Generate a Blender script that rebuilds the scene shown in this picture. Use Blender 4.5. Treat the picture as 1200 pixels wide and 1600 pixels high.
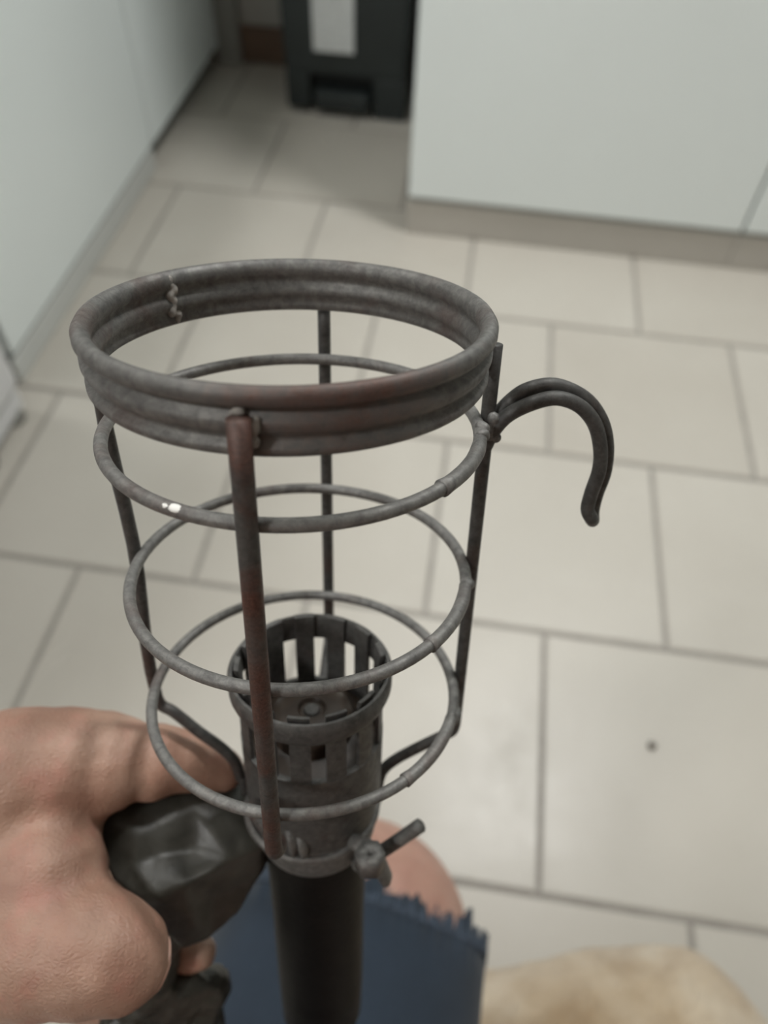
import bpy, bmesh, math, random
from mathutils import Vector, Matrix, noise
import numpy as np

for o in list(bpy.data.objects):
    bpy.data.objects.remove(o)
scene = bpy.context.scene
col = scene.collection
random.seed(4)
PI = math.pi

# ------------------------------------------------------------------ camera
CR = Vector((0.98892809, 0.14583611, 0.02744188)).normalized()      # camera right
CU = Vector((-0.13283438, 0.78752162, 0.60180124)).normalized()     # camera up
CF = CR.cross(CU) * -1.0                                            # camera forward
CP = Vector((-0.33546, -1.51555, 0.923))                            # camera position
FPX = 1188.0                                                        # focal length for a 1200 x 1600 frame
cam_d = bpy.data.cameras.new('camera')
cam = bpy.data.objects.new('camera', cam_d)
col.objects.link(cam)
cam.matrix_world = Matrix.Translation(CP) @ Matrix((
    (CR.x, CU.x, -CF.x), (CR.y, CU.y, -CF.y), (CR.z, CU.z, -CF.z))).to_4x4()
cam_d.sensor_fit = 'VERTICAL'
cam_d.sensor_height = 36.0
cam_d.lens = FPX / 1600.0 * 36.0
cam_d.clip_start = 0.01
cam_d.dof.use_dof = True
cam_d.dof.focus_distance = 0.150
cam_d.dof.aperture_fstop = cam_d.lens / 2.5
scene.camera = cam

# ------------------------------------------------------------------ world, exposure
world = bpy.data.worlds.new('world')
scene.world = world
world.use_nodes = True
world.node_tree.nodes['Background'].inputs[0].default_value = (0.9, 0.95, 1.0, 1)
world.node_tree.nodes['Background'].inputs[1].default_value = 0.05
vs = scene.view_settings
vs.view_transform = 'Standard'
vs.look = 'None'
vs.gamma = 1.0
vs.exposure = -0.13
vs.use_curve_mapping = False

# ceiling lamps: (position, size, watts, colour)
LAMPS = [((0.12, -0.40, 2.40), 0.28, 29.0, (1.0, 0.992, 0.98)),
         ((-1.38, -2.50, 2.40), 0.28, 24.0, (1.0, 0.995, 0.985)),
         ((-1.40, -0.70, 2.40), 0.28, 16.0, (1.0, 0.99, 0.97))]


def at(x, y, depth):
    """photo pixel and distance along the view axis -> place in the room"""
    return CP + depth * (CF + (x - 600) / FPX * CR - (y - 800) / FPX * CU)


def at_z(x, y, z):
    d = CF + (x - 600) / FPX * CR - (y - 800) / FPX * CU
    return CP + d * ((z - CP.z) / d.z)


# ------------------------------------------------------------------ materials
def new_mat(name):
    m = bpy.data.materials.new(name)
    m.use_nodes = True
    nt = m.node_tree
    b = nt.nodes['Principled BSDF']
    return m, nt, b


def N(nt, kind, **kw):
    n = nt.nodes.new(kind)
    for k, v in kw.items():
        if k in n.inputs:
            n.inputs[k].default_value = v
        else:
            setattr(n, k, v)
    return n


def ramp(nt, fac, stops):
    r = nt.nodes.new('ShaderNodeValToRGB')
    el = r.color_ramp.elements
    el[0].position, el[0].color = stops[0][0], (*stops[0][1], 1)
    el[1].position, el[1].color = stops[-1][0], (*stops[-1][1], 1)
    for p, c in stops[1:-1]:
        e = el.new(p)
        e.color = (*c, 1)
    nt.links.new(fac, r.inputs[0])
    return r.outputs[0]


def noise_tex(nt, scale, detail=4, rough=0.6, vec=None, dist=0.0):
    n = N(nt, 'ShaderNodeTexNoise', Scale=scale, Detail=detail, Roughness=rough, Distortion=dist)
    if vec is not None:
        nt.links.new(vec, n.inputs['Vector'])
    return n.outputs['Fac']


def mixc(nt, fac, a, b):
    m = nt.nodes.new('ShaderNodeMix')
    m.data_type = 'RGBA'
    for sock, v in ((m.inputs[0], fac), (m.inputs[6], a), (m.inputs[7], b)):
        if hasattr(v, 'is_output'):
            nt.links.new(v, sock)
        elif isinstance(v, tuple):
            sock.default_value = (*v, 1)
        else:
            sock.default_value = v
    return m.outputs[2]


def bump(nt, b, h, strength=0.3, dist=0.001):
    n = N(nt, 'ShaderNodeBump', Strength=strength, Distance=dist)
    nt.links.new(h, n.inputs['Height'])
    nt.links.new(n.outputs[0], b.inputs['Normal'])


def coords(nt):
    return nt.nodes.new('ShaderNodeTexCoord').outputs['Object']


def plain(name, c, rough=0.5, metal=0.0, var=0.08, scale=20, bstr=0.0):
    m, nt, b = new_mat(name)
    v = coords(nt)
    f = noise_tex(nt, scale, 3, 0.6, v)
    a = tuple(x * (1 - var) for x in c)
    d = tuple(min(1, x * (1 + var)) for x in c)
    nt.links.new(ramp(nt, f, [(0.3, a), (0.7, d)]), b.inputs['Base Color'])
    b.inputs['Roughness'].default_value = rough
    b.inputs['Metallic'].default_value = metal
    if bstr:
        bump(nt, b, noise_tex(nt, scale * 6, 4, 0.6, v), bstr)
    return m


def stain_mask(nt, val, rng):
    mr = N(nt, 'ShaderNodeMapRange')
    nt.links.new(val, mr.inputs[0])
    mr.inputs[1].default_value, mr.inputs[2].default_value = rng
    mr.inputs[4].default_value = 0.85
    return mr.outputs[0]


def worn_metal(name, rust=0.5, base=1.0, stain=None):
    """dull oxidised zinc with rust stains and pale scuffs"""
    m, nt, b = new_mat(name)
    v = coords(nt)
    big = noise_tex(nt, 55, 4, 0.6, v, 0.6)
    mid = noise_tex(nt, 420, 8, 0.75, v, 0.4)
    fine = noise_tex(nt, 1700, 4, 0.75, v)
    grey = ramp(nt, mid, [(0.30, (.060 * base, .059 * base, .056 * base)), (0.5, (.112 * base, .110 * base, .104 * base)),
                          (0.72, (.175 * base, .172 * base, .160 * base))])
    rst = ramp(nt, fine, [(0.3, (.045, .020, .015)), (0.7, (.130, .062, .045))])
    k = ramp(nt, big, [(0.60 - 0.22 * rust, (0, 0, 0)), (0.74 - 0.16 * rust, (rust * 0.9 + .1,) * 3)])
    c = mixc(nt, k, grey, rst)
    if stain:                         # rust stain along the front of the rolled lip
        dt = N(nt, 'ShaderNodeVectorMath', operation='DOT_PRODUCT')
        dt.inputs[1].default_value = (8.0, -24.0, 9.0)
        nt.links.new(v, dt.inputs[0])
        ad = N(nt, 'ShaderNodeMath', operation='MULTIPLY_ADD')
        nt.links.new(mid, ad.inputs[0])
        ad.inputs[1].default_value = 0.5
        nt.links.new(dt.outputs['Value'], ad.inputs[2])
        c = mixc(nt, stain_mask(nt, ad.outputs[0], stain), c, rst)
    sp = ramp(nt, fine, [(0.66, (0, 0, 0)), (0.80, (.55, .55, .55))])
    c = mixc(nt, sp, c, (.34, .335, .31))
    nt.links.new(c, b.inputs['Base Color'])
    b.inputs['Metallic'].default_value = 0.35
    nt.links.new(ramp(nt, mid, [(0.3, (.62,) * 3), (0.7, (.42,) * 3)]), b.inputs['Roughness'])
    bump(nt, b, fine, 0.25, 0.0004)
    return m


M = {}
M['zinc'] = worn_metal('worn zinc wire', 0.25, 1.35)
M['band'] = worn_metal('worn zinc band', 0.35, 1.15, (3.52, 3.72))
M['rusty'] = worn_metal('rusted wire', 1.0, 0.6)
M['dark_metal'] = worn_metal('dark socket metal', 0.15, 0.75)
M['hook'] = worn_metal('dark steel hook', 0.35, 0.6)
M['brass'] = worn_metal('dirty screw metal', 0.3, 1.25)
M['solder'] = plain('rough solder', (.36, .34, .31), 0.6, 0.2, 0.35, 700, 0.6)
M['paint'] = plain('white paint fleck', (.78, .78, .74), 0.5)
M['handle'] = plain('black handle', (.004, .0035, .003), 0.55, 0, 0.5, 90, 0.2)
M['insulator'] = plain('brown bakelite', (.035, .025, .018), 0.4, 0, 0.3, 200)
M['cab'] = plain('white cabinet laminate', (.83, .895, .89), 0.42, 0, 0.015, 3)
M['cab_side'] = plain('cabinet side edge', (.42, .38, .33), 0.5, 0, 0.05, 6)
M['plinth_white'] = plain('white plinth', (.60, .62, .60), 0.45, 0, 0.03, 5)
M['plinth_beige'] = plain('beige plinth', (.46, .44, .40), 0.4, 0, 0.04, 6)
M['seal_shade'] = plain('grey seal strip', (.20, .21, .20), 0.6, 0, 0.1, 12)
M['worktop'] = plain('pale worktop', (.55, .53, .5), 0.35, 0, 0.15, 60)
M['bin'] = plain('dark bin plastic', (.018, .024, .024), 0.45, 0, 0.15, 8)
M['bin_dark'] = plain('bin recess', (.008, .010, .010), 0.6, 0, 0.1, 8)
M['wall'] = plain('painted wall', (.46, .45, .42), 0.8, 0, 0.03, 3)
M['ceil'] = plain('white ceiling', (.78, .78, .76), 0.85, 0, 0.02, 2)
M['skirting'] = plain('brown skirting', (.16, .10, .07), 0.5, 0, 0.15, 8)
M['door'] = plain('grey door frame', (.30, .30, .28), 0.5, 0, 0.05, 5)
M['grout'] = plain('grout', (.31, .29, .262), 0.9, 0, 0.12, 30)
M['white_plastic'] = plain('white plastic', (.70, .71, .72), 0.4, 0, 0.02, 6)
M['foot'] = plain('grey rubber foot', (.22, .22, .20), 0.7, 0, 0.1, 30)
M['crumb'] = plain('crumb', (.16, .14, .12), 0.8, 0, 0.2, 200)


def tile_material():
    m, nt, b = new_mat('glazed cream tile')
    oi = nt.nodes.new('ShaderNodeObjectInfo').outputs['Random']
    geo = nt.nodes.new('ShaderNodeNewGeometry').outputs['Position']
    f = noise_tex(nt, 3.2, 5, 0.6, geo, 0.4)
    c = ramp(nt, f, [(0.3, (.496, .470, .416)), (0.7, (.540, .518, .463))])
    r = ramp(nt, oi, [(0.0, (.93, .92, .91)), (1.0, (1.0, 1.0, 1.0))])
    mm = nt.nodes.new('ShaderNodeMix')
    mm.data_type = 'RGBA'
    mm.blend_type = 'MULTIPLY'
    mm.inputs[0].default_value = 1
    nt.links.new(c, mm.inputs[6])
    nt.links.new(r, mm.inputs[7])
    sm = noise_tex(nt, 9, 5, 0.65, geo)
    dirt = ramp(nt, sm, [(0.60, (0, 0, 0)), (0.78, (.16, .16, .16))])
    nt.links.new(mixc(nt, dirt, mm.outputs[2], (.36, .34, .30)), b.inputs['Base Color'])
    nt.links.new(ramp(nt, sm, [(0.3, (.30,) * 3), (0.7, (.42,) * 3)]), b.inputs['Roughness'])
    b.inputs['Specular IOR Level'].default_value = 0.45
    bump(nt, b, noise_tex(nt, 60, 3, 0.5, geo), 0.05, 0.001)
    return m


def skin_material(name, tint=1.0):
    m, nt, b = new_mat(name)
    v = coords(nt)
    big = noise_tex(nt, 38, 4, 0.6, v, 0.5)
    c = ramp(nt, big, [(0.28, (.285, .155, .110)), (0.5, (.365, .222, .160)), (0.74, (.435, .295, .225))])
    blot = noise_tex(nt, 90, 4, 0.6, v)
    c = mixc(nt, ramp(nt, blot, [(0.52, (0, 0, 0)), (0.72, (.35,) * 3)]), c, (.46, .19, .15))
    if tint != 1.0:
        c = mixc(nt, 1 - tint, c, (.55, .30, .25))
    nt.links.new(c, b.inputs['Base Color'])
    b.inputs['Roughness'].default_value = 0.48
    b.inputs['Subsurface Weight'].default_value = 0.12
    b.inputs['Subsurface Radius'].default_value = (.006, .0025, .0015)
    b.inputs['Subsurface Scale'].default_value = 0.6
    mp = N(nt, 'ShaderNodeMapping')
    mp.inputs['Scale'].default_value = (420, 560, 480)
    nt.links.new(v, mp.inputs[0])
    w = N(nt, 'ShaderNodeTexVoronoi', Scale=1.6)
    w.feature = 'DISTANCE_TO_EDGE'
    nt.links.new(mp.outputs[0], w.inputs['Vector'])
    f2 = noise_tex(nt, 420, 5, 0.7, v, 0.8)
    mx = N(nt, 'ShaderNodeMath', operation='ADD')
    nt.links.new(w.outputs['Distance'], mx.inputs[0])
    nt.links.new(f2, mx.inputs[1])
    bump(nt, b, mx.outputs[0], 0.35, 0.0008)
    return m


def denim_material():
    m, nt, b = new_mat('blue denim')
    v = coords(nt)
    f = noise_tex(nt, 26, 4, 0.6, v)
    c = ramp(nt, f, [(0.3, (.0065, .0145, .026)), (0.7, (.011, .022, .038))])
    t = noise_tex(nt, 1600, 2, 0.6, v)
    c = mixc(nt, ramp(nt, t, [(0.45, (0, 0, 0)), (0.75, (.5,) * 3)]), c, (.028, .042, .058))
    nt.links.new(c, b.inputs['Base Color'])
    b.inputs['Roughness'].default_value = 0.9
    b.inputs['Sheen Weight'].default_value = 0.1
    bump(nt, b, t, 0.4, 0.0006)
    return m


def fur_material():
    m, nt, b = new_mat('cream tan fur')
    v = coords(nt)
    f = noise_tex(nt, 16, 4, 0.6, v, 0.6)
    c = ramp(nt, f, [(0.3, (.42, .30, .175)), (0.52, (.60, .475, .32)), (0.75, (.74, .64, .49))])
    s = noise_tex(nt, 260, 4, 0.7, v, 1.5)
    c = mixc(nt, ramp(nt, s, [(0.4, (0, 0, 0)), (0.7, (.3,) * 3)]), c, (.30, .21, .12))
    nt.links.new(c, b.inputs['Base Color'])
    b.inputs['Roughness'].default_value = 0.85
    b.inputs['Sheen Weight'].default_value = 0.4
    bump(nt, b, s, 0.8, 0.003)
    return m


def rubber_material():
    m, nt, b = new_mat('creased black rubber')
    v = coords(nt)
    f = noise_tex(nt, 120, 5, 0.65, v, 0.7)
    nt.links.new(ramp(nt, f, [(0.3, (.026, .025, .020)), (0.75, (.062, .060, .050))]), b.inputs['Base Color'])
    b.inputs['Roughness'].default_value = 0.40
    bump(nt, b, noise_tex(nt, 500, 5, 0.65, v, 1.0), 0.22, 0.0006)
    return m


def label_material():
    """white sticker with a few rows of grey print and a green mark (flat print)"""
    m, nt, b = new_mat('printed label')
    v = nt.nodes.new('ShaderNodeTexCoord').outputs['Generated']
    br = N(nt, 'ShaderNodeTexBrick', Scale=9.0)
    br.inputs['Color1'].default_value = (.50, .52, .52, 1)
    br.inputs['Color2'].default_value = (.66, .68, .68, 1)
    br.inputs['Mortar'].default_value = (.74, .76, .75, 1)
    br.inputs['Mortar Size'].default_value = 0.03
    mp = N(nt, 'ShaderNodeMapping')
    mp.inputs['Rotation'].default_value = (PI / 2, 0, 0)
    nt.links.new(v, mp.inputs[0])
    nt.links.new(mp.outputs[0], br.inputs['Vector'])
    nt.links.new(br.outputs['Color'], b.inputs['Base Color'])
    b.inputs['Roughness'].default_value = 0.5
    return m


M['tile'] = tile_material()
M['skin'] = skin_material('hand skin')
M['leg_skin'] = skin_material('leg skin', 0.7)
M['nail'] = plain('finger nail', (.60, .38, .30), 0.3, 0, 0.08, 60)
M['denim'] = denim_material()
M['fray'] = plain('pale denim thread', (.055, .075, .105), 0.9, 0, 0.3, 300)
M['fur'] = fur_material()
M['rubber'] = rubber_material()
M['handle'].node_tree.nodes['Principled BSDF'].inputs['Specular IOR Level'].default_value = 0.2
M['label'] = label_material()
M['print_green'] = plain('green print', (.32, .45, .33), 0.5)


# ------------------------------------------------------------------ mesh helpers
def link(name, me, mat, parent=None, smooth=True):
    o = bpy.data.objects.new(name, me)
    if mat:
        me.materials.append(M[mat] if isinstance(mat, str) else mat)
    col.objects.link(o)
    if smooth:
        for p in me.polygons:
            p.use_smooth = True
    if parent:
        o.parent = parent
    return o


def tag(o, label=None, cat=None, group=None, kind=None):
    if label:
        o['label'] = label
    if cat:
        o['category'] = cat
    if group:
        o['group'] = group
    if kind:
        o['kind'] = kind
    return o


def empty(name, loc):
    o = bpy.data.objects.new(name, None)
    o.empty_display_size = 0.05
    col.objects.link(o)
    o.location = loc
    return o


class MB:
    def __init__(self):
        self.v, self.f = [], []

    def add(self, vs, fs):
        n = len(self.v)
        self.v += [tuple(p) for p in vs]
        self.f += [tuple(i + n for i in f) for f in fs]
        return self

    def box(self, a, b):
        (x0, y0, z0), (x1, y1, z1) = a, b
        return self.add([(x0, y0, z0), (x1, y0, z0), (x1, y1, z0), (x0, y1, z0), (x0, y0, z1), (x1, y0, z1), (x1, y1, z1), (x0, y1, z1)],
                        [(0, 3, 2, 1), (4, 5, 6, 7), (0, 1, 5, 4), (1, 2, 6, 5), (2, 3, 7, 6), (3, 0, 4, 7)])

    def tube(self, pts, rad, seg=12, closed=False, flat=1.0):
        pts = [Vector(p) for p in pts]
        n = len(pts)
        if not hasattr(rad, '__len__'):
            rad = [rad] * n
        T = []
        for i in range(n):
            a = pts[(i - 1) % n] if (closed or i > 0) else pts[0]
            c = pts[(i + 1) % n] if (closed or i < n - 1) else pts[-1]
            T.append((c - a).normalized())
        up = Vector((0, 0, 1)) if abs(T[0].z) < 0.9 else Vector((1, 0, 0))
        nrm = (up - T[0] * up.dot(T[0])).normalized()
        vs, fs = [], []
        for i in range(n):
            nrm = (nrm - T[i] * nrm.dot(T[i])).normalized()
            bi = T[i].cross(nrm)
            for k in range(seg):
                t = 2 * PI * k / seg
                vs.append(pts[i] + rad[i] * (math.cos(t) * nrm * flat + math.sin(t) * bi))
        for i in range(n if closed else n - 1):
            j = (i + 1) % n
            for k in range(seg):
                l = (k + 1) % seg
                fs.append((i * seg + k, i * seg + l, j * seg + l, j * seg + k))
        if not closed:
            fs.append(tuple(range(seg))[::-1])
            fs.append(tuple((n - 1) * seg + k for k in range(seg)))
        return self.add(vs, fs)

    def lathe(self, prof, seg=64, closed=True, centre=(0, 0), a0=0, a1=2 * PI):
        """prof: list of (r, z); closed profile gives a solid of revolution"""
        full = abs(a1 - a0 - 2 * PI) < 1e-6
        m = len(prof)
        cnt = seg if full else seg + 1
        vs, fs = [], []
        for i in range(cnt):
            t = a0 + (a1 - a0) * i / seg
            for r, z in prof:
                vs.append((centre[0] + r * math.cos(t), centre[1] + r * math.sin(t), z))
        for i in range(seg):
            j = (i + 1) % cnt
            for k in range(m if closed else m - 1):
                l = (k + 1) % m
                fs.append((i * m + k, j * m + k, j * m + l, i * m + l))
        if not full and closed:
            fs.append(tuple(range(m)))
            fs.append(tuple((cnt - 1) * m + k for k in range(m))[::-1])
        return self.add(vs, fs)

    def ball(self, c, r, sx=1, sy=1, sz=1, seg=16):
        c = Vector(c)
        vs, fs = [], []
        for i in range(1, seg // 2):
            a = PI * i / (seg // 2)
            for k in range(seg):
                t = 2 * PI * k / seg
                vs.append(c + Vector((sx * math.sin(a) * math.cos(t), sy * math.sin(a) * math.sin(t), sz * math.cos(a))) * r)
        top, bot = len(vs), len(vs) + 1
        vs += [c + Vector((0, 0, sz * r)), c - Vector((0, 0, sz * r))]
        rows = seg // 2 - 1
        for i in range(rows - 1):
            for k in range(seg):
                l = (k + 1) % seg
                fs.append((i * seg + k, (i + 1) * seg + k, (i + 1) * seg + l, i * seg + l))
        for k in range(seg):
            l = (k + 1) % seg
            fs.append((top, k, l))
            fs.append((bot, (rows - 1) * seg + l, (rows - 1) * seg + k))
        return self.add(vs, fs)

    def chain(self, pts, seg=16, sub=6):
        """capsule chain: list of (Vector, radius); rounded at both ends"""
        P = [Vector(p) for p, r in pts]
        Rr = [r for p, r in pts]
        q, rr = smooth_path(P, Rr, sub)
        self.tube(q, rr, seg)
        self.ball(q[0], rr[0], seg=seg)
        self.ball(q[-1], rr[-1], seg=seg)
        return self

    def mesh(self, name):
        me = bpy.data.meshes.new(name)
        me.from_pydata(self.v, [], self.f)
        bm = bmesh.new()
        bm.from_mesh(me)
        bmesh.ops.recalc_face_normals(bm, faces=bm.faces)
        bm.to_mesh(me)
        bm.free()
        me.update()
        return me

    def build(self, name, mat, parent=None, smooth=True, bevel=0, angle=None):
        o = link(name, self.mesh(name), mat, parent, smooth)
        if bevel:
            b = o.modifiers.new('bevel', 'BEVEL')
            b.width = bevel
            b.segments = 2
            b.limit_method = 'ANGLE'
        if angle is not None:
            set_sharp(o.data, angle)
        return o


def set_sharp(me, deg):
    me.set_sharp_from_angle(angle=math.radians(deg))


def smooth_path(P, rad=None, sub=6, closed=False):
    """Catmull-Rom through the points"""
    n = len(P)
    out, ro = [], []
    rng = range(n) if closed else range(n - 1)
    for i in rng:
        if closed:
            a, b, c, d = P[(i - 1) % n], P[i], P[(i + 1) % n], P[(i + 2) % n]
        else:
            b, c = P[i], P[i + 1]
            a = P[i - 1] if i > 0 else b + (b - c)
            d = P[i + 2] if i < n - 2 else c + (c - b)
        for k in range(sub):
            t = k / sub
            out.append(0.5 * ((2 * b) + (c - a) * t + (2 * a - 5 * b + 4 * c - d) * t * t + (3 * b - a - 3 * c + d) * t ** 3))
            if rad:
                s = t * t * (3 - 2 * t)
                ro.append(rad[i] * (1 - s) + rad[(i + 1) % n] * s)
    if not closed:
        out.append(P[-1])
        if rad:
            ro.append(rad[-1])
    return (out, ro) if rad else out


def remeshed(mb, name, voxel, smooth_it, mat, parent):
    """fuse a pile of overlapping shapes into one continuous skin"""
    o = link(name, mb.mesh(name), None)
    md = o.modifiers.new('remesh', 'REMESH')
    md.mode = 'VOXEL'
    md.voxel_size = voxel
    sm = o.modifiers.new('smooth', 'SMOOTH')
    sm.factor = 0.5
    sm.iterations = smooth_it
    dg = bpy.context.evaluated_depsgraph_get()
    me = bpy.data.meshes.new_from_object(o.evaluated_get(dg))
    old = o.data
    bpy.data.objects.remove(o)
    bpy.data.meshes.remove(old)
    return link(name, me, mat, parent)


# ================================================================== the room
T = 0.3302          # tile pitch
GAP = 0.0075
X0, X1, Y0, Y1, ZC = -1.66, 2.05, -3.30, 0.64, 2.50

floor = MB().box((X0, Y0, -0.06), (X1, Y1, -0.0025)).build('floor', 'grout', None, False)
tag(floor, 'cream glazed floor tiles laid in a staggered bond with grey joints', kind='structure')


def tile_mesh(w, d):
    me = bpy.data.meshes.new('tile')
    bm = bmesh.new()
    bmesh.ops.create_cube(bm, size=1.0, matrix=Matrix.Translation((0, 0, -0.004)) @ Matrix.Diagonal((w, d, 0.008, 1)))
    bmesh.ops.bevel(bm, geom=[e for e in bm.edges if all(v.co.z > -0.001 for v in e.verts)], offset=0.0016, segments=2, affect='EDGES')
    bm.to_mesh(me)
    bm.free()
    me.materials.append(M['tile'])
    return me


full_tile = tile_mesh(T - GAP, T - GAP)
for row in range(-2, 9):                      # row n lies between joint lines n and n+1
    y_top = -row * T
    cy = y_top - T / 2
    if cy + T / 2 > Y1 + 0.3 or cy < -3.2:
        continue
    off = 0.0 if row % 2 == 0 else T / 2
    for k in range(-7, 8):
        cx = k * T + off + T / 2
        a, b = max(cx - T / 2, X0 + .004), min(cx + T / 2, X1 - .004)
        lo, hi = cy - T / 2, min(cy + T / 2, Y1 - .004)
        if b - a < 0.03 or hi - lo < 0.03:
            continue
        me = full_tile if (b - a > T - 1e-4 and hi - lo > T - 1e-4) else tile_mesh(b - a - GAP, hi - lo - GAP)
        o = bpy.data.objects.new('tile', me)
        o.location = ((a + b) / 2, (lo + hi) / 2, random.uniform(-.0004, .0004))
        col.objects.link(o)
        o.parent = floor

tag(MB().box((X0, Y1, 0), (X1, Y1 + .1, ZC)).build('wall_back', 'wall', None, False), kind='structure')
tag(MB().box((X0 - .1, Y0, 0), (X0, Y1 + .1, ZC)).build('wall_left', 'wall', None, False), kind='structure')
tag(MB().box((X1, Y0, 0), (X1 + .1, Y1 + .1, ZC)).build('wall_right', 'wall', None, False), kind='structure')
tag(MB().box((X0 - .1, Y0 - .1, 0), (X1 + .1, Y0, ZC)).build('wall_front', 'wall', None, False), kind='structure')
tag(MB().box((X0 - .1, Y0 - .1, ZC), (X1 + .1, Y1 + .1, ZC + .1)).build('ceiling', 'ceil', None, False), kind='structure')
tag(MB().box((X0, Y1 - .015, 0), (X1, Y1, .09)).build('baseboard_back', 'skirting', None, False, .003), kind='structure')
tag(MB().box((-1.075, Y1 - .04, 0), (-1.01, Y1, 2.05)).build('trim_1', 'door', None, False, .004), kind='structure')

# ceiling lamps
for i, (loc, size, watt, c) in enumerate(LAMPS):
    root = empty('ceiling_lamp', loc)
    tag(root, ['round flush ceiling lamp above the white cabinet with the beige plinth',
               'round flush ceiling lamp behind the seated person',
               'round flush ceiling lamp over the left row of white cabinets'][i], 'lamp', 'round ceiling lamps')
    h = ZC - loc[2]
    MB().lathe([(0.01, h), (size / 2 + .02, h), (size / 2 + .02, .02), (size / 2 + .005, .02), (size / 2 + .005, h - .02), (0.01, h - .02)], 48).build('lamp_housing', 'white_plastic', root)
    ld = bpy.data.lights.new('lamp_light', 'AREA')
    ld.shape = 'DISK'
    ld.size = size
    ld.energy = watt
    ld.color = c
    lo = bpy.data.objects.new('lamp_light', ld)
    lo.location = (0, 0, 0.015)
    col.objects.link(lo)
    lo.parent = root


# ------------------------------------------------------------------ cabinets
def cabinet(name, label, mirror_axis, a, b, plane, back, base_h, top, plinth_mat, panel_proud, recess=0.0, carcass='cab'):
    """front runs a..b along Y (left row) or X (right row); plane is the plinth face"""
    root = empty(name, (0, 0, 0))
    g = 0.0042 if mirror_axis == 'Y' else 0.0028

    def bx(u0, u1, n0, n1, z0, z1):
        # u along the run, n from the front plane into the cabinet
        if mirror_axis == 'Y':       # faces +X
            return MB().box((plane - n1, u0, z0), (plane - n0, u1, z1))
        return MB().box((u0, plane + n0, z0), (u1, plane + n1, z1))
    bx(a, b, .020, back, base_h - .012, top).build('body', carcass, root, False, .001)
    bx(a + g, b - g, -panel_proud, .018, base_h, top - .004).build('door', 'cab', root, False, .003)
    bx(b - g * 1.3, b, .004, .019, base_h, top - .01).build('joint_shade', 'seal_shade', root, False)  # dark strip behind the door gap, its colour standing in for shade
    bx(a, b, recess, recess + .018, 0, base_h - .010).build('plinth', plinth_mat, root, False, .004)
    bx(a, b, recess + .003, recess + .016, base_h - .010, base_h - .003).build('seal_strip', 'seal_shade', root, False)
    return tag(root, label, 'cabinet')


# row on the left, facing the aisle
seam = at(238, 215, 1)
LX = -1.062
cabinet('kitchen_cabinet', 'white floor cabinet on the left with a thin vertical seam at its far end', 'Y', -0.652, 0.055, LX, .56, .058, .87, 'plinth_white', .004)
cabinet('kitchen_cabinet', 'white floor cabinet in the far left corner beyond the vertical seam', 'Y', 0.055, 0.58, LX, .56, .058, .87, 'seal_shade', .004, .035)
tag(MB().box((X0, -0.66, .875), (LX + .03, 0.60, .91)).build('worktop', 'worktop', None, False, .004),
    'pale worktop over the left row of white cabinets', 'worktop')
# row on the right, facing the camera
RX, RY = -0.475, -0.086
cabinet('kitchen_cabinet', 'tall white cabinet with beige plinth right of the black bin', 'X', RX, 0.187, RY, .40, .084, 2.10, 'plinth_beige', .006)
cabinet('kitchen_cabinet', 'tall white cabinet at the right edge beyond the slanting seam', 'X', 0.187, 0.95, RY, .40, .084, 2.10, 'plinth_beige', .006)
# ------------------------------------------------------------------ bin
bx0, bx1, by0, by1 = -0.845, -0.525, 0.372, 0.61
root = empty('pedal_bin', ((bx0 + bx1) / 2, (by0 + by1) / 2, 0))
ox, oy = root.location.x, root.location.y
w, d = (bx1 - bx0) / 2, (by1 - by0) / 2


def tapered(w0, d0, w1, d1, z0, z1, yoff=0):
    return [(-w0, -d0 + yoff, z0), (w0, -d0 + yoff, z0), (w0, d0 + yoff, z0), (-w0, d0 + yoff, z0), (-w1, -d1 + yoff, z1), (w1, -d1 + yoff, z1), (w1, d1 + yoff, z1), (-w1, d1 + yoff, z1)]


BF = [(0, 3, 2, 1), (4, 5, 6, 7), (0, 1, 5, 4), (1, 2, 6, 5), (2, 3, 7, 6), (3, 0, 4, 7)]
MB().add(tapered(w - .012, d - .006, w, d, .092, .58), BF).build('body', 'bin', root, False, .012)
# base with a slot for the pedal
m = MB()
m.box((-w + .012, -d + .008, .012), (-w * .55, d - .01, .096))
m.box((w * .42, -d + .008, .0), (w - .012, d - .01, .096))
m.box((-w * .57, -d + .05, .012), (w * .44, d - .01, .096))
m.build('foot_section', 'bin', root, False, .006)
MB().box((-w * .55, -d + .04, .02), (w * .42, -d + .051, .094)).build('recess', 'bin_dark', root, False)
MB().box((-w * .50, -d - .006, .014), (w * .38, -d + .045, .060)).build('pedal', 'bin', root, False, .012)
MB().add(tapered(w + .004, d + .004, w - .01, d - .01, .58, .625), BF).build('lid', 'bin', root, False, .012)
lab = MB().box((-.074, -d - .0012, .150), (.022, -d + .004, .44)).build('label_sticker', 'label', root, False)
MB().box((-.034, -d - .0018, .265), (-.004, -d, .30)).build('green_print', 'print_green', lab, False)
tag(root, 'black plastic pedal bin with a white label against the back wall', 'bin')

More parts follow.
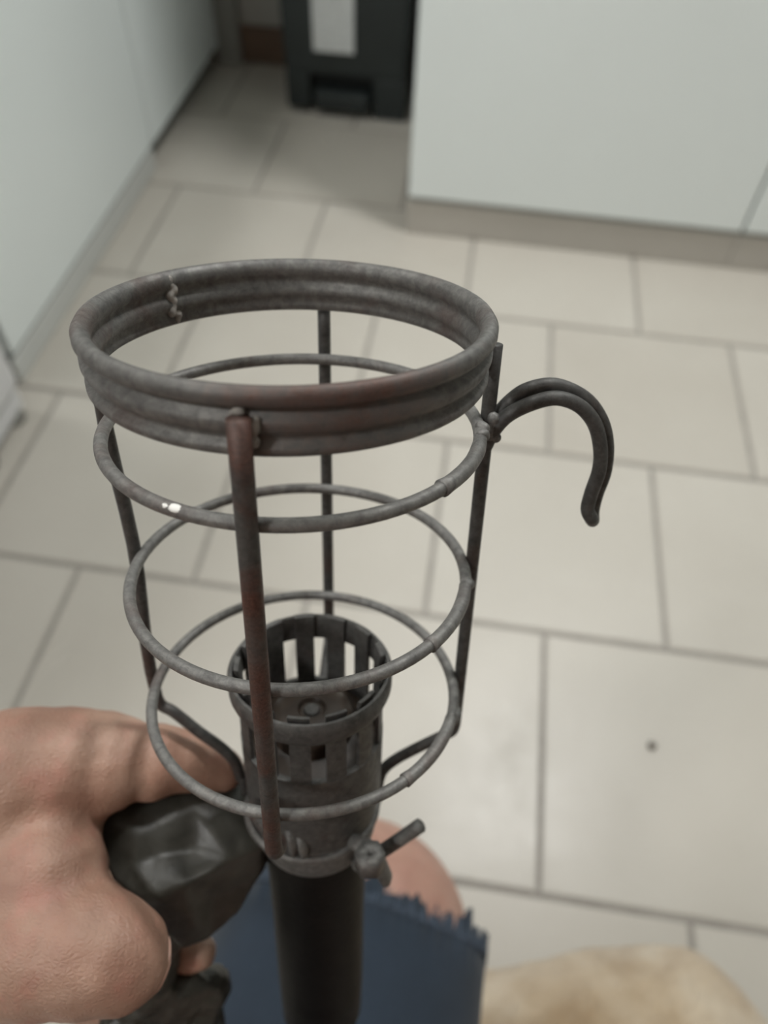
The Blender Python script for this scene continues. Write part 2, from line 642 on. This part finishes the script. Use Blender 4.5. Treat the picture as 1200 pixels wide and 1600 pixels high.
# ------------------------------------------------------------------ refrigerator past the end of the left row
FX, FY0, FY1, FH = -1.010, -1.75, -0.706, 1.32
root = empty('refrigerator', (FX - .29, (FY0 + FY1) / 2, 0))
hw_ = (FY1 - FY0) / 2
MB().box((-.29, -hw_, .035), (.235, hw_, FH)).build('body', 'white_plastic', root, False, .012)
MB().box((.242, -hw_ + .004, .060), (.285, hw_ - .004, FH)).build('door', 'white_plastic', root, False, .014)
MB().box((.236, -hw_ + .006, .012), (.275, hw_ - .006, .054)).build('base_grille', 'white_plastic', root, False, .008)
for yy in (hw_ - .03, hw_ - .13, -hw_ + .04):
    MB().lathe([(.001, 0), (.017, 0), (.019, .008), (.014, .014), (.012, .036), (.001, .036)], 18, centre=(.262, yy)).build('levelling_foot', 'foot', root)
MB().tube([(.30, -hw_ + .06, .75), (.318, -hw_ + .06, .77), (.318, -hw_ + .06, 1.05), (.30, -hw_ + .06, 1.07)], .009, 12).build('handle', 'white_plastic', root)
tag(root, 'white refrigerator at the left edge past the end of the cabinets', 'refrigerator')

# crumb on the tile
c = at_z(1018, 1166, 0)
m = MB().ball((0, 0, .0035), .0055, 1.0, .8, .65, 12)
m.v = [tuple(Vector(v) * (1 + .25 * noise.noise(Vector(v) * 400))) for v in m.v]
o = m.build('crumb', 'crumb')
o.location = c
tag(o, 'small dark crumb lying on the pale tile right of the lamp', 'crumb')

# ================================================================== the lamp
Rg = 0.039                                             # radius of the wire rings
C2 = CP + Rg * (-0.5085 * CR - 0.3545 * CU + 4.6258 * CF)   # centre of the middle ring


def cv(x, y, z):
    return (x * CR - y * CU + z * CF).normalized()


AX = cv(0.02537048, -0.84930576, -0.52729125)
E1 = cv(0.99955413, 0.02985871, 0)
E2 = AX.cross(E1)
HB = -5.30                                             # foot of the handle, in ring radii below the middle ring
lamp = empty('inspection_lamp', (0, 0, 0))
lamp.matrix_world = Matrix.Translation(C2 + AX * HB * Rg) @ Matrix((
    (E1.x, E2.x, AX.x), (E1.y, E2.y, AX.y), (E1.z, E2.z, AX.z))).to_4x4()
tag(lamp, 'old wire-cage inspection lamp without bulb, grey rusted metal, black handle, held upright in the hand', 'lamp')


def L(phi, h, r):
    t = math.radians(phi)
    return Vector((r * Rg * math.cos(t), r * Rg * math.sin(t), (h - HB) * Rg))


LINV = lamp.matrix_world.inverted()


def Lp(x, y, e2):
    """photo pixel on the lamp's own plane y = e2 (in ring radii), lamp coordinates"""
    o = LINV @ CP
    d = (LINV.to_3x3() @ (CF + (x - 600) / FPX * CR - (y - 800) / FPX * CU))
    return o + d * ((e2 * Rg - o.y) / d.y)


def zz(h):
    return (h - HB) * Rg


WR = 0.0355     # ring wire radius / Rg
RODR = 0.045
# top band: rolled lip, groove, bead, flared lower edge
prof_out = [(.985, 1.300), (1.000, 1.302), (1.010, 1.318), (1.010, 1.345), (.984, 1.364), (.982, 1.385), (1.006, 1.405), (1.020, 1.435), (1.020, 1.468),
            (.988, 1.490), (.984, 1.506), (1.016, 1.520), (1.036, 1.545), (1.036, 1.580), (1.018, 1.606), (.996, 1.612)]
prof_in = [(.976, 1.604), (.954, 1.580), (.947, 1.550), (.954, 1.520), (.972, 1.500), (.972, 1.475), (.956, 1.455), (.944, 1.425), (.950, 1.400), (.970, 1.378), (.968, 1.345), (.958, 1.318)]
band = MB().lathe([(r * Rg, zz(h)) for r, h in prof_out + prof_in], 128).build('top_band', 'band', lamp)
# soldered seam of the band, far left
m = MB()
for k in range(9):
    h = 1.33 + .03 * k
    m.ball(L(141 + random.uniform(-1.6, 1.6), h, .958 + random.uniform(-.004, .010)), Rg * random.uniform(.016, .030), 1, 1, 1.3, 10)
remeshed(m, 'seam', .00035, 4, 'solder', band)
# the three rings, each with a sleeve where its ends meet
ring_az = []
for i, h in enumerate((0.974, 0.0, -0.9725)):
    pts = [L(a, h + .004 * math.sin(math.radians(a * 2 + 40 * i)), 1 + .004 * math.sin(math.radians(3 * a + 70 * i))) for a in range(0, 360, 4)]
    ring = MB().tube(pts, WR * Rg, 14, True).build('wire_ring', 'zinc', lamp)
    a0, a1 = (-40, -6) if i < 2 else (-48, -14)
    sl = [L(a0 + (a1 - a0) * k / 10, h, 1.0) for k in range(11)]
    rr = [WR * Rg * (1.30 if k == 0 else 1.14 if k < 9 else 1.05) for k in range(11)]
    MB().tube(sl, rr, 14).build('sleeve', 'zinc', ring)
    e = MB()
    for k in range(7):
        e.ball(L(a1 + random.uniform(0, 6), h + random.uniform(-.03, .03), 1.02 + random.uniform(-.02, .02)), Rg * random.uniform(.022, .036), seg=10)
    remeshed(e, 'solder_blob', .00035, 5, 'zinc', ring)
    if i == 0:
        for ang, s_ in ((-116.6, .9), (-113.8, 1.25), (-119.0, .5)):
            fm = MB().ball((0, 0, 0), Rg * .022 * s_, 1.5, .8, .35, 10).build('paint_fleck', 'paint', ring)
            fm.location = L(ang, h + .026, 1.018)
            fm.rotation_euler = (math.radians(35), 0, math.radians(ang + 90))
# upright rods: straight, bent in under the lowest ring and clamped against the socket
RO = 1 + WR + RODR - .008
rods = {}
for nm, az, htop, mat, hb in (('front', -94.0, 1.50, 'rusty', -1.16), ('right', 8.5, 1.40, 'hook', -1.46), ('back', 86.0, 1.42, 'hook', -1.40), ('left', 173.0, 1.40, 'hook', -1.26)):
    path = [L(az, htop - (htop - hb) * k / 10, RO + (.02 * math.sin(k * .9) if nm == 'left' else 0)) for k in range(11)]
    ai = -116.0 if nm == 'front' else az
    sl_ = 1.35 if nm == 'left' else 1.0
    bend = [L(az, hb - .07, RO - .02), L(az, hb - .12, RO - .10), L(az * .6 + ai * .4, hb - .22 * sl_, .80), L(ai, hb - .32 * sl_, .65), L(ai, hb - .42 * sl_, .56), L(ai, hb - .55 * sl_, .525), L(ai, hb - .75, .51), L(ai, hb - .9, .49)]
    q = path[:-1] + smooth_path([path[-1]] + bend, None, 4)
    rad = [RODR * Rg * (1.12 if nm == 'front' else .92)] * len(q)
    rods[nm] = MB().tube(q, rad, 14).build('rod', mat, lamp)
    rods[nm]['label'] = {'front': 'dark reddish rusted upright rod nearest the camera', 'right': 'dark upright rod carrying the hook', 'back': 'dark upright rod at the far side', 'left': 'grey upright rod above the fingers'}[nm]
    if nm == 'back':
        continue
    blob = MB()
    for k in range(14):
        blob.ball(L(az + random.uniform(-2.4, 3.6), htop - random.uniform(-.005, .15), RO - .05 + random.uniform(-.015, .012)), Rg * random.uniform(.014, .028), seg=10)
    remeshed(blob, 'solder_blob', .00035, 4, 'solder' if nm == 'front' else 'zinc', rods[nm])

# hook: one wire folded double
fr = [(757, 700), (772, 672), (795, 648), (832, 630), (870, 622), (905, 634), (929, 662), (938, 700), (936, 735), (924, 770), (918, 795), (924, 810)]
re = [(926, 812), (926, 797), (932, 772), (945, 735), (948, 692), (938, 654), (912, 621), (868, 602), (826, 608), (798, 626), (776, 652), (764, 688)]
pf = [Lp(x, y, .13 if i < 8 else .13 + .0 * i) for i, (x, y) in enumerate(fr)]
pr = [Lp(x, y, .205) for x, y in re]
q = smooth_path(pf + pr, None, 5)
hook = MB().tube(q, .0415 * Rg, 14).build('hook', 'hook', lamp)
e = MB()
for k in range(12):
    e.ball(Lp(768 + random.uniform(-9, 9), 672 + random.uniform(-22, 16), .12), Rg * random.uniform(.02, .04), seg=10)
remeshed(e, 'solder_blob', .00035, 5, 'zinc', hook)

# socket: slotted shell, dome inside, sleeve below
sock = empty('socket', (0, 0, 0))
sock.parent = lamp
SC = (.040 * Rg, 0.0)


def lat(prof, name, mat, parent, seg=72, **kw):
    return MB().lathe([(r * Rg, zz(h)) for r, h in prof], seg, centre=SC, **kw).build(name, mat, parent, angle=50)


lat([(.492, -.905), (.500, -.80), (.512, -.775), (.530, -.775), (.545, -.80), (.545, -.90), (.530, -.945), (.505, -.975), (.492, -.965)], 'socket_rim', 'dark_metal', sock)
NB = 13
for k in range(NB):
    t = 360 / NB * (k + .5) + 4
    hw = 360 / NB * .29
    prof = [(.462, -1.42), (.462, -.80), (.470, -.755), (.500, -.745), (.500, -.768), (.486, -.80), (.492, -1.42)]
    MB().lathe([(r * Rg, zz(h)) for r, h in prof], 4, centre=SC, a0=math.radians(t - hw), a1=math.radians(t + hw)).build('slat', 'dark_metal', sock, angle=40)
lat([(.455, -1.345), (.496, -1.345), (.492, -1.9), (.470, -2.12), (.440, -2.12), (.455, -1.9)], 'socket_shell', 'dark_metal', sock)
lat([(.001, -1.20), (.08, -1.20), (.10, -1.17), (.20, -1.17), (.275, -1.21), (.29, -1.27), (.29, -1.36), (.45, -1.40), (.45, -1.48), (.001, -1.48)], 'insulator', 'insulator', sock)
lat([(.001, -1.18), (.05, -1.18), (.06, -1.20), (.001, -1.20)], 'contact', 'dark_metal', sock)
# clamp collar around the neck
lat([(.385, -2.08), (.455, -2.06), (.470, -2.10), (.462, -2.36), (.430, -2.46), (.385, -2.46)], 'neck', 'brass', lamp)
MB().tube([L(a, -2.17, .485) + Vector((.02 * Rg, 0, 0)) for a in range(0, 360, 6)], .030 * Rg, 12, True).build('clamp_wire', 'brass', lamp)
clamp = MB().tube([Lp(548, 1312, -.42), Lp(570, 1322, -.47), Lp(590, 1345, -.48), Lp(604, 1372, -.47), Lp(606, 1378, -.47)],
                  [.055 * Rg, .075 * Rg, .085 * Rg, .07 * Rg, .04 * Rg], 12, flat=.6).build('clamp_ear', 'brass', lamp)
MB().tube(smooth_path([Lp(556, 1352, -.36), Lp(600, 1328, -.36), Lp(652, 1293, -.36), Lp(655, 1291, -.36)], None, 4), .052 * Rg, 12).build('clamp_screw', 'brass', clamp)
MB().lathe([(.001, -.006), (.0042, -.006), (.0042, .0), (.001, .0)], 6).build('nut', 'brass', clamp).location = Lp(578, 1332, -.55)
for (x, y), (x2, y2) in (((452, 1296), (461, 1340)), ((468, 1304), (478, 1346))):
    MB().tube([Lp(x, y, -.46), Lp((x + x2) / 2 + 2, (y + y2) / 2, -.50), Lp(x2, y2, -.46)], [.030 * Rg, .045 * Rg, .025 * Rg], 10, flat=.55).build('clamp_tab', 'brass', lamp)
# handle
lat([(.001, HB), (.22, HB), (.34, HB + .04), (.375, HB + .12), (.385, -4.6), (.385, -3.6), (.392, -2.9), (.405, -2.5), (.395, -2.42), (.001, -2.42)], 'handle', 'handle', lamp)

# ================================================================== the crumpled rubber
ro = at(300, 1350, .222)
V = {}


def rv(n, x, y, dz):
    V[n] = at(x, y, dz)


for n, x, y, dz in (('a', 150, 1330, .214), ('b', 150, 1262, .218), ('c', 225, 1215, .226), ('d', 312, 1180, .238), ('e', 392, 1198, .240), ('f', 428, 1262, .236), ('g', 436, 1312, .231),
                    ('h', 408, 1372, .229), ('i', 372, 1430, .228), ('j', 328, 1468, .226), ('k', 284, 1484, .222), ('l', 245, 1450, .215), ('m', 215, 1405, .209), ('n', 175, 1375, .210),
                    ('p1', 212, 1302, .213), ('p2', 304, 1262, .222), ('p3', 304, 1326, .2185), ('p4', 246, 1336, .2145), ('p5', 290, 1384, .2085), ('p6', 362, 1345, .2155),
                    ('p7', 246, 1402, .2065), ('p8', 334, 1405, .2225), ('p9', 372, 1275, .2245), ('q1', 300, 1440, .2160), ('q2', 206, 1352, .2115), ('q3', 410, 1322, .2215)):
    rv(n, x, y, dz)
FR = ['a b p1', 'b c p1', 'c p2 p1', 'c d p2', 'd e p9', 'd p9 p2', 'e f p9', 'f q3 p9', 'f g q3', 'p9 q3 p6', 'p2 p9 p6', 'p2 p6 p3', 'p1 p2 p3', 'p1 p3 p4', 'a p1 q2', 'p1 p4 q2',
      'a q2 n', 'n q2 m', 'q2 p7 m', 'q2 p4 p7', 'p4 p5 p7', 'p4 p3 p5', 'p3 p6 p5', 'p5 p6 p8', 'p6 q3 h', 'q3 g h', 'p6 h p8', 'h i p8', 'i j p8', 'j q1 p8', 'p8 q1 p5', 'p5 q1 p7', 'q1 l p7', 'p7 l m', 'j k q1', 'k l q1']
bm = bmesh.new()
bv = {n: bm.verts.new(p - ro) for n, p in V.items()}
for f in FR:
    bm.faces.new([bv[n] for n in f.split()])
rim = ['a', 'b', 'c', 'd', 'e', 'f', 'g', 'h', 'i', 'j', 'k', 'l', 'm', 'n']
cen = sum((V[n] for n in rim), Vector()) / len(rim)
back = {n: bm.verts.new((V[n] * .86 + cen * .14) + CF * .012 - ro) for n in rim}
bc = bm.verts.new(cen + CF * .017 - ro)
for i, n in enumerate(rim):
    k = rim[(i + 1) % len(rim)]
    bm.faces.new([bv[n], back[n], back[k], bv[k]])
    bm.faces.new([back[n], bc, back[k]])
bmesh.ops.recalc_face_normals(bm, faces=bm.faces)
bmesh.ops.subdivide_edges(bm, edges=bm.edges, cuts=5, use_grid_fill=True)
bmesh.ops.smooth_vert(bm, verts=bm.verts, factor=.5, use_axis_x=True, use_axis_y=True, use_axis_z=True)
bm.normal_update()
for v in bm.verts:
    v.co += v.normal * (.0008 * noise.noise(v.co * 95) + .0003 * noise.noise(v.co * 240))
me = bpy.data.meshes.new('rubber_sleeve')
bm.to_mesh(me)
bm.free()
o = link('rubber_sleeve', me, 'rubber')
o.location = ro
lf = MB()
for k in range(7):
    t = k / 6
    lf.ball(at(225 + 95 * t, 1550 + 8 * math.sin(t * 5), .246 + .012 * t) - ro, .0105 - .002 * t, 1.0, .8, 1.25, 14)
    lf.ball(at(215 + 85 * t, 1600, .252 + .008 * t) - ro, .0115, 1, 1, 1, 14)
for k in range(9):
    t = k / 8
    lf.ball(at(252 - 22 * t, 1425 + 125 * t, .228 + .018 * t) - ro, .0085, 1, 1, 1, 14)
lf = remeshed(lf, 'lower_fold', .0012, 3, 'rubber', o)
nr = [v.normal.copy() for v in lf.data.vertices]
for v, n in zip(lf.data.vertices, nr):
    v.co += n * (.0022 * noise.noise(v.co * 110) + .0010 * noise.noise(v.co * 320))
tag(o, 'crumpled black rubber sleeve pinched between finger and thumb beside the lamp handle', 'rubber sleeve')

# ================================================================== the person
person = empty('person', (-0.352, -1.45, 0.0))
PO = person.location.copy()


def pw(v):
    return Vector(v) - PO


def ph(x, y, dep, rpx):
    """photo pixel, distance and radius in pixels -> (place, radius)"""
    return (pw(at(x, y, dep)), rpx * dep / FPX)


hand = MB()
# index finger, reaching over the sleeve to the socket
hand.chain([ph(-60, 1255, .212, 112), ph(20, 1212, .210, 104), ph(90, 1195, .211, 90), ph(155, 1192, .214, 82), ph(225, 1190, .218, 64), ph(280, 1188, .223, 50), ph(330, 1198, .228, 40), ph(350, 1204, .230, 34)])
# web and back of the hand
hand.chain([ph(-150, 1390, .222, 170), ph(-40, 1330, .213, 160), ph(40, 1300, .209, 120), ph(75, 1298, .208, 84)])
hand.chain([ph(-150, 1390, .222, 165), ph(-20, 1400, .205, 160), ph(65, 1380, .200, 105)])
# thumb
hand.chain([ph(-140, 1470, .212, 150), ph(-20, 1462, .200, 128), ph(70, 1470, .194, 112), ph(130, 1482, .191, 102), ph(172, 1492, .190, 92), ph(182, 1496, .190, 84)])
# remaining fingers curl round behind the sleeve
hand.chain([ph(-150, 1330, .250, 100), ph(-10, 1330, .262, 66), ph(110, 1380, .265, 52), ph(215, 1450, .258, 42), ph(285, 1484, .251, 34), ph(312, 1488, .249, 29)])
hand.chain([ph(-150, 1420, .262, 95), ph(-10, 1430, .276, 62), ph(90, 1470, .280, 50), ph(170, 1510, .276, 42), ph(222, 1530, .272, 37), ph(240, 1536, .270, 32)])
hand.chain([ph(-150, 1480, .270, 80), ph(-10, 1510, .286, 54), ph(70, 1535, .290, 45), ph(140, 1560, .286, 38), ph(190, 1572, .282, 33)])
# palm mass, wrist and forearm going back to the elbow
wr = at(-330, 1440, .225)
el = Vector((-0.66, -1.66, 0.66))
hand.chain([ph(-150, 1400, .238, 180), (pw(wr), .030), (pw(wr.lerp(el, .35)), .036), (pw(wr.lerp(el, .75)), .045), (pw(el), .043)])
hand_o = remeshed(hand, 'hand', .0018, 8, 'skin', person)
hand_o['label'] = 'left hand closed round the rubber sleeve, index finger on top and thumb in front'
# knuckle folds and tendons, pressed into the mesh itself
me = hand_o.data
fold = [(ph(222, 1190, .218, 0)[0], pw(at(300, 1195, .224)) - pw(at(150, 1180, .214)), .0022, .0010),
        (ph(150, 1180, .214, 0)[0], pw(at(220, 1188, .218)) - pw(at(90, 1186, .211)), .0026, .0007),
        (ph(120, 1480, .191, 0)[0], pw(at(180, 1490, .19)) - pw(at(60, 1470, .194)), .0030, .0005)]
me.update()
nr = [v.normal.copy() for v in me.vertices]
for v, n in zip(me.vertices, nr):
    d = 0
    for c, ax, wdt, dep in fold:
        q = v.co - c
        if q.length < .022:
            s = q.dot(ax.normalized())
            d -= dep * math.exp(-(s / wdt) ** 2)
    d += .0007 * noise.noise(v.co * 60) + .00035 * noise.noise(v.co * 170)
    v.co += n * d
# thumb nail: a plate lifted off the skin on the far side of the thumb tip
me.update()
nd = (CR * .86 - CU * .28 + CF * .42).normalized()
tip = pw(at(178, 1494, .190))
from mathutils.bvhtree import BVHTree
bvh = BVHTree.FromPolygons([v.co.copy() for v in me.vertices], [tuple(p.vertices) for p in me.polygons])
rim_side = nd.cross(CR * .3 + CU).normalized()
rim_up = rim_side.cross(nd)
vs, fs, nn = [], [], 14
for i in range(nn + 1):
    for k in range(nn + 1):
        a1, a2 = -1 + 2 * i / nn, -1 + 2 * k / nn
        q1, q2 = a1 * math.sqrt(1 - a2 * a2 * .42), a2 * math.sqrt(1 - a1 * a1 * .42)
        o_ = tip - CU * .0030 + rim_side * q1 * .0060 + rim_up * q2 * .0080 + nd * .04
        hit = bvh.ray_cast(o_, -nd)
        p_ = hit[0] if hit[0] is not None else o_ - nd * .03
        vs.append(p_ + nd * .0005)
for i in range(nn):
    for k in range(nn):
        j = i * (nn + 1) + k
        fs.append((j, j + nn + 1, j + nn + 2, j + 1))
nm_ = MB().add(vs, fs).mesh('thumb_nail')
nl = link('thumb_nail', nm_, 'nail', hand_o)
sd = nl.modifiers.new('solid', 'SOLIDIFY')
sd.thickness = .0007

# leg: thigh towards the camera, knee, shin drawn back under the seat
K = Vector((-0.352, -1.452, 0.392))
leg = MB()
hip = K + Vector((-.04, -.47, .03))
leg.chain([(pw(hip), .092), (pw(K.lerp(hip, .55)), .084), (pw(K.lerp(hip, .18)), .0755), (pw(K + Vector((0, .004, .0))), .0745)], 24)
leg.chain([(pw(K + Vector((0, .004, -.004))), .066), (pw(K + Vector((0, -.02, -.10))), .058), (pw(Vector((K.x, -1.51, .20))), .054), (pw(Vector((K.x, -1.55, .085))), .036), (pw(Vector((K.x, -1.56, .05))), .034)], 24)
leg.chain([(pw(Vector((K.x, -1.585, .035))), .033), (pw(Vector((K.x - .005, -1.50, .036))), .035), (pw(Vector((K.x - .012, -1.42, .027))), .027), (pw(Vector((K.x - .015, -1.375, .022))), .021)], 20)
# other leg, turned out and drawn back
hip2, K2 = Vector((-.20, -1.93, .425)), Vector((.14, -1.80, .42))
leg.chain([(pw(hip2), .092), (pw(hip2.lerp(K2, .6)), .080), (pw(K2), .066)], 24)
leg.chain([(pw(K2), .062), (pw(Vector((.17, -1.86, .22))), .054), (pw(Vector((.16, -1.93, .085))), .036), (pw(Vector((.16, -1.94, .05))), .034)], 24)
leg.chain([(pw(Vector((.155, -1.96, .035))), .033), (pw(Vector((.19, -1.88, .034))), .034), (pw(Vector((.22, -1.79, .024))), .022)], 20)
# hips, trunk, neck and head of the person behind the camera
leg.chain([(pw((-.40, -1.95, .47)), .11), (pw((-.20, -1.95, .47)), .11)], 24)
leg.chain([(pw((-.30, -1.96, .48)), .135), (pw((-.30, -1.93, .66)), .125), (pw((-.30, -1.86, .84)), .135), (pw((-.30, -1.81, .95)), .10)], 28)
leg.chain([(pw((-.48, -1.80, .95)), .062), (pw((-.30, -1.81, .98)), .075), (pw((-.12, -1.82, .95)), .062)], 24)
leg.chain([(pw((-.30, -1.81, .98)), .058), (pw((-.30, -1.77, 1.07)), .055)], 20)
leg.ball(pw((-.30, -1.745, 1.16)), .098, .82, 1.0, 1.15, 24)
leg.ball(pw((-.30, -1.715, 1.11)), .062, .85, 1.0, 1.0, 20)
leg.ball(pw((-.30, -1.638, 1.125)), .014, .8, 1.2, 1.3, 12)          # nose
for sg in (-1, 1):
    leg.ball(pw((-.30 + sg * .083, -1.755, 1.15)), .024, .4, .8, 1.2, 12)     # ears
# upper arms, and the right forearm down to the lap
leg.chain([(pw((-.49, -1.80, .94)), .058), (pw((-.60, -1.75, .80)), .050), (pw((-.66, -1.66, .66)), .044)], 20)
leg.chain([(pw((-.11, -1.82, .94)), .058), (pw((-.02, -1.85, .80)), .050), (pw((.0, -1.87, .66)), .044), (pw((.03, -1.84, .58)), .036), (pw((.06, -1.79, .52)), .028)], 20)
leg_o = remeshed(leg, 'body', .006, 8, 'leg_skin', person)
leg_o['label'] = 'bare knee and leg in the denim shorts'

# cut-off denim shorts: tube round the thigh with a ragged hem
ax = (K - hip).normalized()
side = ax.cross(Vector((0, 0, 1))).normalized()
up = side.cross(ax)
NS, NLN = 160, 40
vs, fs = [], []
HEM = 0.492


def shorts_pt(i, s, hemlen):
    t = 2 * PI * i / NS
    l = s * hemlen
    base = hip + ax * l
    k = min(1, max(0, l / .49))
    r = .106 * (1 - k) + .0790 * k
    r *= 1 + .022 * math.sin(3 * t + l * 14) + .018 * noise.noise(Vector((math.cos(t) * 2, math.sin(t) * 2, l * 16)))
    drop = .001 * k
    return base + (side * math.cos(t) * 1.02 + up * math.sin(t)) * r + up * drop


random.seed(11)
rag = [HEM + .006 * noise.noise(Vector((i * .35, 0, 3))) + random.uniform(-.008, .008) for i in range(NS)]
for j in range(NLN + 1):
    for i in range(NS):
        hl = HEM - .012 if j < NLN else rag[i]
        vs.append(pw(shorts_pt(i, j / NLN, hl)))
for j in range(NLN):
    for i in range(NS):
        k = (i + 1) % NS
        fs.append((j * NS + i, j * NS + k, (j + 1) * NS + k, (j + 1) * NS + i))
sh = MB().add(vs, fs).build('denim_shorts', 'denim', person)
sh['label'] = 'blue denim shorts with a frayed hem'
sd = sh.modifiers.new('solid', 'SOLIDIFY')
sd.thickness = .0018
fr = MB()
for i in range(NS * 3):
    f = i / 3 + random.uniform(-.2, .2)
    a = Vector(shorts_pt(f, 1, HEM - .010))
    ln = random.uniform(.005, .013)
    tang = Vector(shorts_pt(f + .5, 1, HEM - .010)) - a
    b = a + ax * ln * .6 + tang * random.uniform(-.8, .8)
    c2 = a + ax * ln + tang * random.uniform(-1.6, 1.6) - up * random.uniform(0, .004)
    fr.tube([pw(a), pw(b), pw(c2)], [.0006, .0005, .0003], 4)
tag(fr.build('frayed_threads', 'fray', sh), kind='stuff')
tag(person, 'seated person in frayed blue denim shorts, bare knee, left hand holding the lamp', 'person')

# ================================================================== the dog
dog = empty('dog', (0.15, -1.54, 0))
DO = dog.location.copy()


def dw(x, y, z):
    return Vector((x, y, z)) - DO


d = MB()
d.chain([(dw(-.062, -1.475, .115), .098), (dw(.04, -1.52, .092), .076), (dw(.16, -1.535, .118), .106), (dw(.29, -1.555, .125), .108), (dw(.37, -1.56, .13), .10)], 24)   # trunk
d.chain([(dw(-.062, -1.462, .118), .093), (dw(-.14, -1.480, .108), .088), (dw(-.205, -1.494, .095), .082)], 20)      # near thigh
d.chain([(dw(-.215, -1.50, .05), .050), (dw(-.215, -1.58, .035), .032), (dw(-.16, -1.64, .025), .024)], 16)          # shank and paw
d.chain([(dw(-.05, -1.56, .07), .065), (dw(.02, -1.63, .05), .045), (dw(.09, -1.66, .03), .028)], 16)                # other hind leg
d.chain([(dw(-.17, -1.56, .07), .03), (dw(-.24, -1.66, .035), .022), (dw(-.20, -1.76, .02), .016), (dw(-.11, -1.80, .014), .010)], 14)  # tail
d.chain([(dw(.37, -1.56, .14), .095), (dw(.46, -1.54, .17), .075), (dw(.52, -1.53, .18), .070)], 20)                 # neck
d.chain([(dw(.53, -1.53, .175), .072), (dw(.59, -1.56, .15), .055), (dw(.65, -1.60, .115), .038), (dw(.67, -1.615, .11), .034)], 20)  # head
for s_ in (-1, 1):
    d.chain([(dw(.36, -1.56 + s_ * .08, .10), .05), (dw(.44, -1.57 + s_ * .105, .05), .036), (dw(.55, -1.60 + s_ * .11, .028), .027), (dw(.61, -1.61 + s_ * .11, .022), .024)], 16)
dog.location.x -= .014
dog_o = remeshed(d, 'body', .006, 12, 'fur', dog)
nr = [v.normal.copy() for v in dog_o.data.vertices]
for v, n in zip(dog_o.data.vertices, nr):
    v.co += n * (.004 * noise.noise(v.co * 22) + .0015 * noise.noise(v.co * 90))
for s_ in (-1, 1):
    m = MB().tube(smooth_path([dw(.515, -1.53 + s_ * .055, .225), dw(.51, -1.53 + s_ * .085, .20), dw(.53, -1.53 + s_ * .092, .15)], None, 4),
                  [.022, .028, .032, .034, .034, .032, .028, .022, .012], 12, flat=.35)
    m.build('ear', 'fur', dog)
MB().ball(dw(.70, -1.632, .118), .014, 1, 1, .8, 12).build('nose', 'handle', dog)
tag(dog, 'cream tan short-haired dog lying on the tiles beside the denim knee', 'dog')

# ================================================================== the stool the person sits on
st = empty('wooden_stool', (-.30, -2.02, 0))
MB().box((-.19, -.17, .265), (.19, .17, .300)).build('seat', 'skirting', st, False, .01)
for sx_ in (-1, 1):
    for sy_ in (-1, 1):
        MB().tube([(sx_ * .17, sy_ * .15, 0), (sx_ * .14, sy_ * .12, .27)], [.017, .021], 14).build('leg', 'skirting', st)
    MB().tube([(sx_ * .158, -.14, .12), (sx_ * .158, .14, .12)], .011, 12).build('stretcher', 'skirting', st)
tag(st, 'brown wooden stool under the seated person', 'stool')
